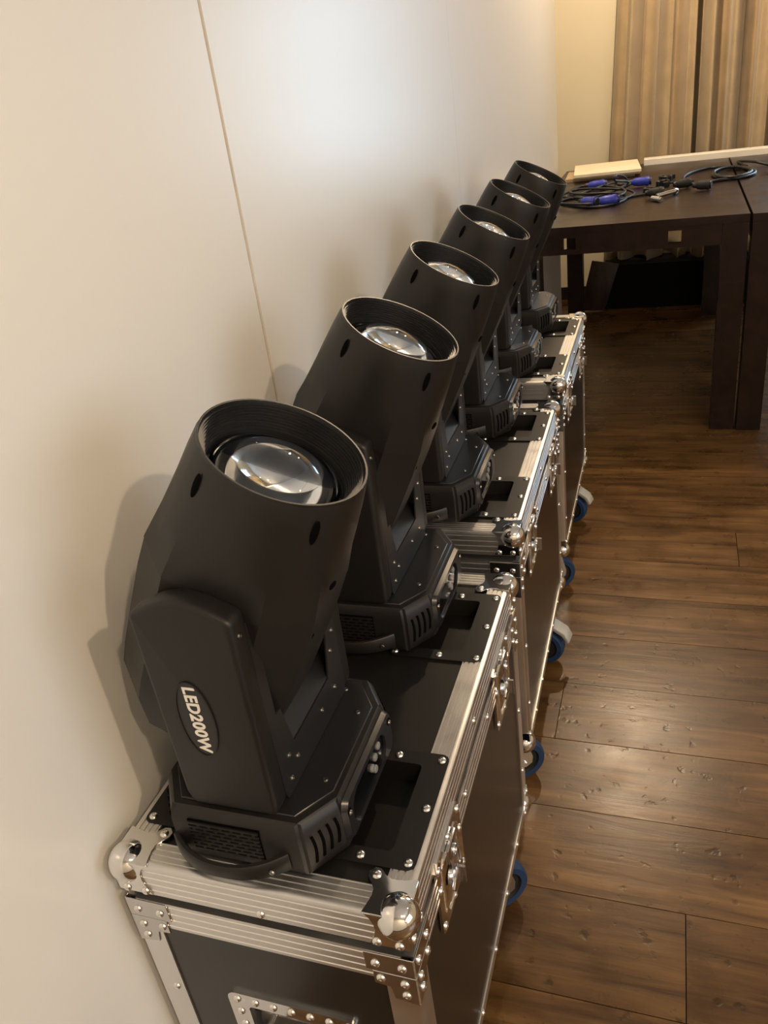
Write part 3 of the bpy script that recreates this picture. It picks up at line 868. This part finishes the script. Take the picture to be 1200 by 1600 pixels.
    prof = [(rad*sin(amax*i/m), zi-.002+hgt-rad+rad*cos(amax*i/m)) for i in range(m+1)]
    prof += [(Rl, zi-.004)]
    rad2 = (Rl*Rl+.006**2)/(2*.006); am2 = math.asin(Rl/rad2)
    prof += [(rad2*sin(am2*i/m), zi-.004-.006+rad2-rad2*cos(am2*i/m)) for i in range(m-1, -1, -1)]
    lathe(bm, prof, 64)
    hpart('lens', bm, 'lens', smooth=60)
    # screw pockets round the front and shell: flat black blobs, recess shade as colour
    for th, s, L_ in ((-122, .160, .013), (-42, .160, .013), (48, .160, .013), (138, .160, .013), (-22, .100, .006), (-22, .03, .004)):
        th = radians(th)
        if s > .1: rr = .0851 if s > .15 else .0955
        else: rr = .1000
        t = bmn(); lathe(t, [(0, -1), (.5, -.86), (.87, -.5), (1, 0), (.87, .5), (.5, .86), (0, 1)], 12)
        t.transform(Matrix.Diagonal((.0011, .0042, L_, 1)))
        t.transform(Matrix.Rotation(th, 4, 'Z') @ Matrix.Translation((rr, 0, s)) @ Matrix.Rotation(radians(-6 if s > .1 else 0), 4, 'Y'))
        bm = bmn(); merge(bm, t); hpart('screw_pocket', bm, 'recess_shade', smooth=60)
    return root

# barrel material and raised lettering shared by all lights
M['barrel'] = mat('barrel_inside', (0.030, 0.040, 0.060), 0.25, metal=0.4)
cu = bpy.data.curves.new('lettering', 'FONT'); cu.body = 'LED200W'; cu.size = .0185; cu.align_x = 'CENTER'; cu.align_y = 'CENTER'; cu.extrude = .0004; cu.offset = .00055; cu.space_character = 1.06
to = bpy.data.objects.new('lettering_source', cu); COL.objects.link(to)
bpy.context.view_layer.update()
TEXT = bpy.data.meshes.new_from_object(to.evaluated_get(bpy.context.evaluated_depsgraph_get()))
bpy.data.objects.remove(to, do_unlink=True)
TEXT.name = 'lettering'; TEXT.materials.clear(); TEXT.materials.append(M['white_print'])

light0 = make_light()
LX = -0.016
spots = [(k, LX, y) for k in range(3) for y in (-.164, .2085)]
llabels = ('nearest black moving head light, white LED200W badge in full view',
           'second black moving head light from the front, behind the one with the visible badge',
           'third black moving head light from the front, near end of the middle case',
           'fourth black moving head light from the front, far end of the middle case',
           'fifth black moving head light, near end of the farthest case',
           'sixth and farthest black moving head light, its hood in front of the dark table')
for i, (k, x, y) in enumerate(spots):
    o = light0 if i == 0 else copy_tree(light0)
    o['label'] = llabels[i]; o['group'] = 'moving head lights in a row on the flight cases'
    p = CASES[k] @ Vector((x, y, ZT+.0004)); o.location = p; o.rotation_euler = (0, 0, cpos[k][2])

# ------------------------------------------------------------------ tables
TZ = 0.825
def table(x0, x1, y0, y1, label, holes):
    root = thing('wooden_table', label, 'table', ((x0+x1)/2, (y0+y1)/2, 0), 0, 'dark tables pushed together')
    hx, hy = (x1-x0)/2, (y1-y0)/2; lw = .088
    bm = bmn(); box(bm, -hx, hx, -hy, hy, TZ-.028, TZ, .0025); part('table_top', bm, 'table_wood', root)
    for sx in (-1, 1):
        for sy in (-1, 1):
            bm = bmn(); a = sx*(hx-.001); b = sx*(hx-lw); c = sy*(hy-.001); d = sy*(hy-lw)
            box(bm, min(a, b), max(a, b), min(c, d), max(c, d), 0, TZ-.0285, .003); part('leg', bm, 'table_wood', root)
    for sy in (-1, 1):
        bm = bmn(); t = bmn()
        hs = [(h-.023, h+.023, .739, .783) for h in holes]
        holed_plate(t, -hx+lw+.0005, hx-lw-.0005, .722, TZ-.0285, -.011, .011, hs)
        t.transform(Matrix(((1, 0, 0, 0), (0, 0, 1, sy*(hy-.015)), (0, 1, 0, 0), (0, 0, 0, 1)))); bmesh.ops.recalc_face_normals(t, faces=t.faces[:]); merge(bm, t)
        part('apron', bm, 'table_wood', root, smooth=0)
    for sx in (-1, 1):
        bm = bmn(); x = sx*(hx-.015); box(bm, x-.011, x+.011, -hy+lw+.0005, hy-lw-.0005, .722, TZ-.0285, .001); part('apron', bm, 'table_wood', root)
    return root
# left table clears the outside corner of the panel wall
table(-.342, .4885, 2.78, 4.50, 'dark brown wooden table touching the white wall, cables and carton on top', (-.213, .166))
table(.4975, 1.352, 2.77, 4.50, 'second dark brown wooden table at the right edge of the photo', (-.25, .25))

# ------------------------------------------------------------------ things on the tables
def T(x, y, z=0.0):
    s = (1.39379-TZ-z)/(1.39379-.815); return Vector((.2316+(x-.2316)*s, -.4733+(y+.4733)*s, TZ+z))

bm = bmn(); box(bm, -.17, .17, -.15, .15, 0, .014, .002)
tag(part('flat_carton', bm, 'card_side', loc=(-.135, 4.19, TZ), rot=(0, 0, radians(3))), 'tan flat carton under the cream carton on the table', 'box')
ct = thing('cream_carton', 'cream flat carton lying on the table beside the cables', 'box', (-.105, 4.20, TZ+.0145), radians(5))
bm = bmn(); box(bm, -.155, .155, -.20, .20, 0, .009, .001); part('tray', bm, 'card_side', ct)
bm = bmn(); box(bm, -.162, .162, -.208, .208, .0092, .022, .002); part('lid', bm, 'card', ct)

bm = bmn(); box(bm, -.60, .60, -.026, .026, 0, .028, .002); box(bm, -.60, .60, -.010, .010, .028, .035, .001)
tag(part('white_bar', bm, 'white_bar', loc=(.672, 4.44, TZ), rot=(0, 0, radians(-1.0))), 'long white bar lying along the back edge of the tables', 'bar')

def connector(parent, p, ang, material='blue_plug', L_=.095):
    p = Vector(p); X = Matrix.Translation(p) @ Matrix.Rotation(ang, 4, 'Z') @ Matrix.Rotation(pi/2, 4, 'Y')
    bm = bmn(); lathe(bm, [(0, -.5*L_), (.008, -.5*L_), (.012, -.36*L_), (.016, -.30*L_), (.019, -.1*L_), (.019, .22*L_), (.0205, .24*L_), (.0205, .38*L_), (.016, .40*L_), (.016, .5*L_), (0, .5*L_)], 16, X)
    c = part('connector', bm, material, parent, smooth=40)
    bm = bmn(); lathe(bm, [(.0095, -.36*L_), (.0118, -.44*L_), (.009, -.56*L_), (0, -.56*L_)], 12, X); part('strain_relief', bm, 'cable', c)
    bm = bmn(); lathe(bm, [(.0168, .41*L_), (.0168, .47*L_), (.0150, .505*L_), (0, .505*L_)], 14, X); part('contact_ring', bm, 'cable', c)
    return c

def cable(name, label, pts, r=.0055, conns=()):
    root = thing(name, label, 'cable', T(pts[0][0], pts[0][1]), 0, 'black cables on the tables')
    o0 = root.location
    P = smooth_path([T(p[0], p[1], p[2] if len(p) > 2 else r+.0005)-o0 for p in pts], 7)
    for p in P: p.z = max(p.z, r+.0004)
    bm = bmn(); tube(bm, P, r, 7); part('cord', bm, 'cable', root, smooth=60)
    for q in conns:
        connector(root, T(q[0], q[1], .022)-o0, radians(q[2]), q[3] if len(q) > 3 else 'blue_plug', .07 if len(q) > 3 else .095)
    return root

cable('power_cable', 'black power cable with blue plugs tangled beside the cream carton',
      [(-.175, 3.90), (-.22, 3.86), (-.25, 3.74), (-.20, 3.60), (-.08, 3.62), (.02, 3.80, .03), (.01, 3.95, .05), (-.05, 4.02, .10), (-.06, 4.22, .12), (-.02, 4.16, .07), (.01, 3.95, .03), (-.01, 3.75, .02), (-.09, 3.55, .012), (-.19, 3.56, .02), (-.27, 3.66, .02), (-.22, 3.82, .02), (-.10, 3.78, .03), (.03, 3.66, .02), (.06, 3.50), (-.02, 3.38, .012), (-.15, 3.36, .02), (-.26, 3.46, .02), (-.22, 3.56, .02), (-.165, 3.46)],
      .0055, ((-.135, 3.93, 8), (-.125, 3.42, -38)))
cable('power_cable', 'black power cable looped around two blue plugs near the table edge',
      [(.03, 3.90), (-.02, 3.86), (-.04, 3.96), (-.10, 3.88, .02), (-.16, 3.72, .02), (-.24, 3.60), (-.26, 3.48), (-.20, 3.36), (-.10, 3.26), (-.02, 3.28), (.03, 3.40), (.02, 3.52), (-.05, 3.62, .03), (-.18, 3.66, .03), (-.25, 3.78, .02), (-.20, 3.92, .015), (-.08, 3.86, .02), (.01, 3.70, .03), (.00, 3.52, .03), (-.10, 3.44, .02), (-.20, 3.42, .012), (-.12, 3.38, .02)],
      .0055, ((.075, 3.90, 0), (-.045, 3.42, 18)))
cable('thin_cable', 'thin black lead running from the blue plugs towards the clamps',
      [(-.28, 3.40), (-.22, 3.52), (-.10, 3.50, .012), (.0, 3.45), (.07, 3.47), (.13, 3.51)], .0045, ((.15, 3.525, 8, 'rubber'),))
cable('signal_cable', 'black coiled cable lying across the gap between the two tables',
      [(.29, 3.70), (.35, 3.66), (.42, 3.72), (.50, 3.76), (.56, 3.90), (.53, 4.08), (.45, 4.10), (.40, 3.92), (.44, 3.76), (.52, 3.74), (.58, 3.86), (.56, 4.04), (.48, 4.12, .014), (.41, 4.02, .014), (.43, 3.82, .014), (.51, 3.79, .014), (.57, 3.93, .014), (.52, 4.10, .014), (.42, 4.16), (.35, 4.12), (.29, 4.02), (.27, 3.86), (.31, 3.74)],
      .0068, ((.265, 3.72, 20, 'rubber'), (.35, 3.62, -10, 'rubber')))
cable('signal_cable', 'black cable at the right edge of the photo on the second table',
      [(.56, 4.10), (.53, 4.30), (.60, 4.24, .02), (.66, 4.06), (.72, 3.92), (.80, 3.84), (.88, 3.90), (.86, 4.06), (.74, 4.02), (.66, 3.90)], .0060, ((.68, 3.99, -50, 'rubber'),))

def clamp(loc, rz, label):
    root = thing('hook_clamp', label, 'clamp', loc, rz, 'small black clamps on the table')
    bm = bmn(); pts = []
    for i in range(13):
        a = radians(-40+260*i/12); pts.append((.030*cos(a), .030*sin(a)))
    for i in range(12, -1, -1):
        a = radians(-40+260*i/12); pts.append((.021*cos(a), .021*sin(a)))
    prism(bm, pts, 'z', 0, .022, .001, 1); box(bm, -.012, .012, -.052, -.024, .002, .020, .002); part('hook', bm, 'metal_black', root)
    bm = bmn(); tube(bm, [(.020, -.036, .012), (.052, -.030, .012)], .004, 8); box(bm, .046, .056, -.044, -.016, .009, .015, .002); part('wing_bolt', bm, 'rubber', root)
    return root
clamp(T(.18, 3.70), radians(20), 'small black hook clamp standing nearer the coiled cable')
clamp(T(.19, 3.86), radians(140), 'small black hook clamp lying behind the other one')
clamp(T(.13, 3.52), radians(75), 'small black hook clamp lying behind the steel pins')

pr = thing('steel_pin', 'long bright steel pin lying on the table behind the front edge', 'pin', T(.20, 3.37), math.atan2(.16, .12))
bm = bmn(); t = bmn(); lathe(t, [(0, -.062), (.009, -.060), (.010, -.055), (.010, .045), (.0, .045)], 14, Matrix.Translation((0, 0, .0135)) @ Matrix.Rotation(pi/2, 4, 'Y')); merge(bm, t); part('shaft', bm, 'chrome', pr)
bm = bmn(); lathe(bm, [(0, .045), (.0132, .045), (.0132, .062), (.011, .066), (0, .066)], 14, Matrix.Translation((0, 0, .0135)) @ Matrix.Rotation(pi/2, 4, 'Y')); part('knob', bm, 'chrome', pr)
p2 = thing('steel_pin', 'short bright steel pin lying across the end of the long one', 'pin', T(.165, 3.26), radians(-55))
bm = bmn(); lathe(bm, [(0, -.034), (.010, -.034), (.011, -.030), (.011, .022), (0, .022)], 14, Matrix.Translation((0, 0, .0115)) @ Matrix.Rotation(pi/2, 4, 'Y')); part('shaft', bm, 'chrome', p2)
bm = bmn(); lathe(bm, [(0, .022), (.0085, .022), (.0085, .034), (0, .034)], 14, Matrix.Translation((0, 0, .0115)) @ Matrix.Rotation(pi/2, 4, 'Y')); part('collar', bm, 'zinc', p2)

# ------------------------------------------------------------------ curtains, trunk and board beyond the tables
def curtain(x0, x1, lean, folds, seed, label, zb=.275, amp=.06):
    rnd = random.Random(seed)
    nx, nz = 150, 26; ph = [rnd.uniform(0, 2*pi) for _ in range(6)]
    t = bmesh.new(); G = []
    for j in range(nz+1):
        v = j/nz; z = zb+(2.62-zb)*v; row = []
        for i in range(nx+1):
            u = i/nx; w = u*folds*2*pi
            x = x0+(x1-x0)*u+lean*(1-v)*(1-u*0.9)
            x += .012*sin(w*2+ph[3])*(1-.4*v)
            y = 4.775+amp*sin(w+ph[0]+.5*sin(w*.5+ph[1]))+.4*amp*sin(w*2.3+ph[2])+.010*sin(w*.7+3*v+ph[4])*(1-v)
            if v < .12: y -= .02*(1-v/.12)*(.6+.4*sin(w*1.7+ph[5])); z2 = z+.012*sin(w*1.3+ph[4])*(1-v/.12)
            else: z2 = z
            row.append(t.verts.new((x, y, z2)))
        G.append(row)
    for j in range(nz):
        for i in range(nx):
            t.faces.new((G[j][i], G[j][i+1], G[j+1][i+1], G[j+1][i]))
    bm = bmn(); merge(bm, t)
    root = thing('curtain', label, 'curtain', (0, 0, 0), 0, 'tan curtains')
    o = part('drape', bm, 'curtain', root, smooth=180)
    md = o.modifiers.new('solid', 'SOLIDIFY'); md.thickness = .004
    bm = bmn(); box(bm, x0-.02, x1+.02, 4.74, 4.80, 2.62, 2.65, .004); part('heading', bm, 'curtain', root)
    return root
curtain(-.045, .318, -.11, 2.7, 3, 'tan curtain hanging left of the dark gap, beside the cream wall')
curtain(.345, .80, -.01, 3.4, 11, 'tan curtain hanging right of the dark gap, at the edge of the photo')
tr = thing('black_trunk', 'black trunk on the floor under the tan curtains', 'trunk', (.25, 4.76, 0))
bm = bmn(); box(bm, -.40, .40, -.12, .12, 0, .215, .004); part('body', bm, 'black_trunk', tr)
bm = bmn(); box(bm, -.402, .402, -.122, .122, .2155, .262, .006); part('lid', bm, 'black_trunk', tr)
bm = bmn(); prism(bm, [(-.217, .30), (-.062, .272), (-.145, .0), (-.290, .006)], 'y', -.009, .009, .002)
bd = part('wooden_board', bm, 'brown_board', loc=(0, 4.60, 0.004), rot=(0, 0, 0))
tag(bd, 'dark brown board leaning by the black trunk under the table', 'board')
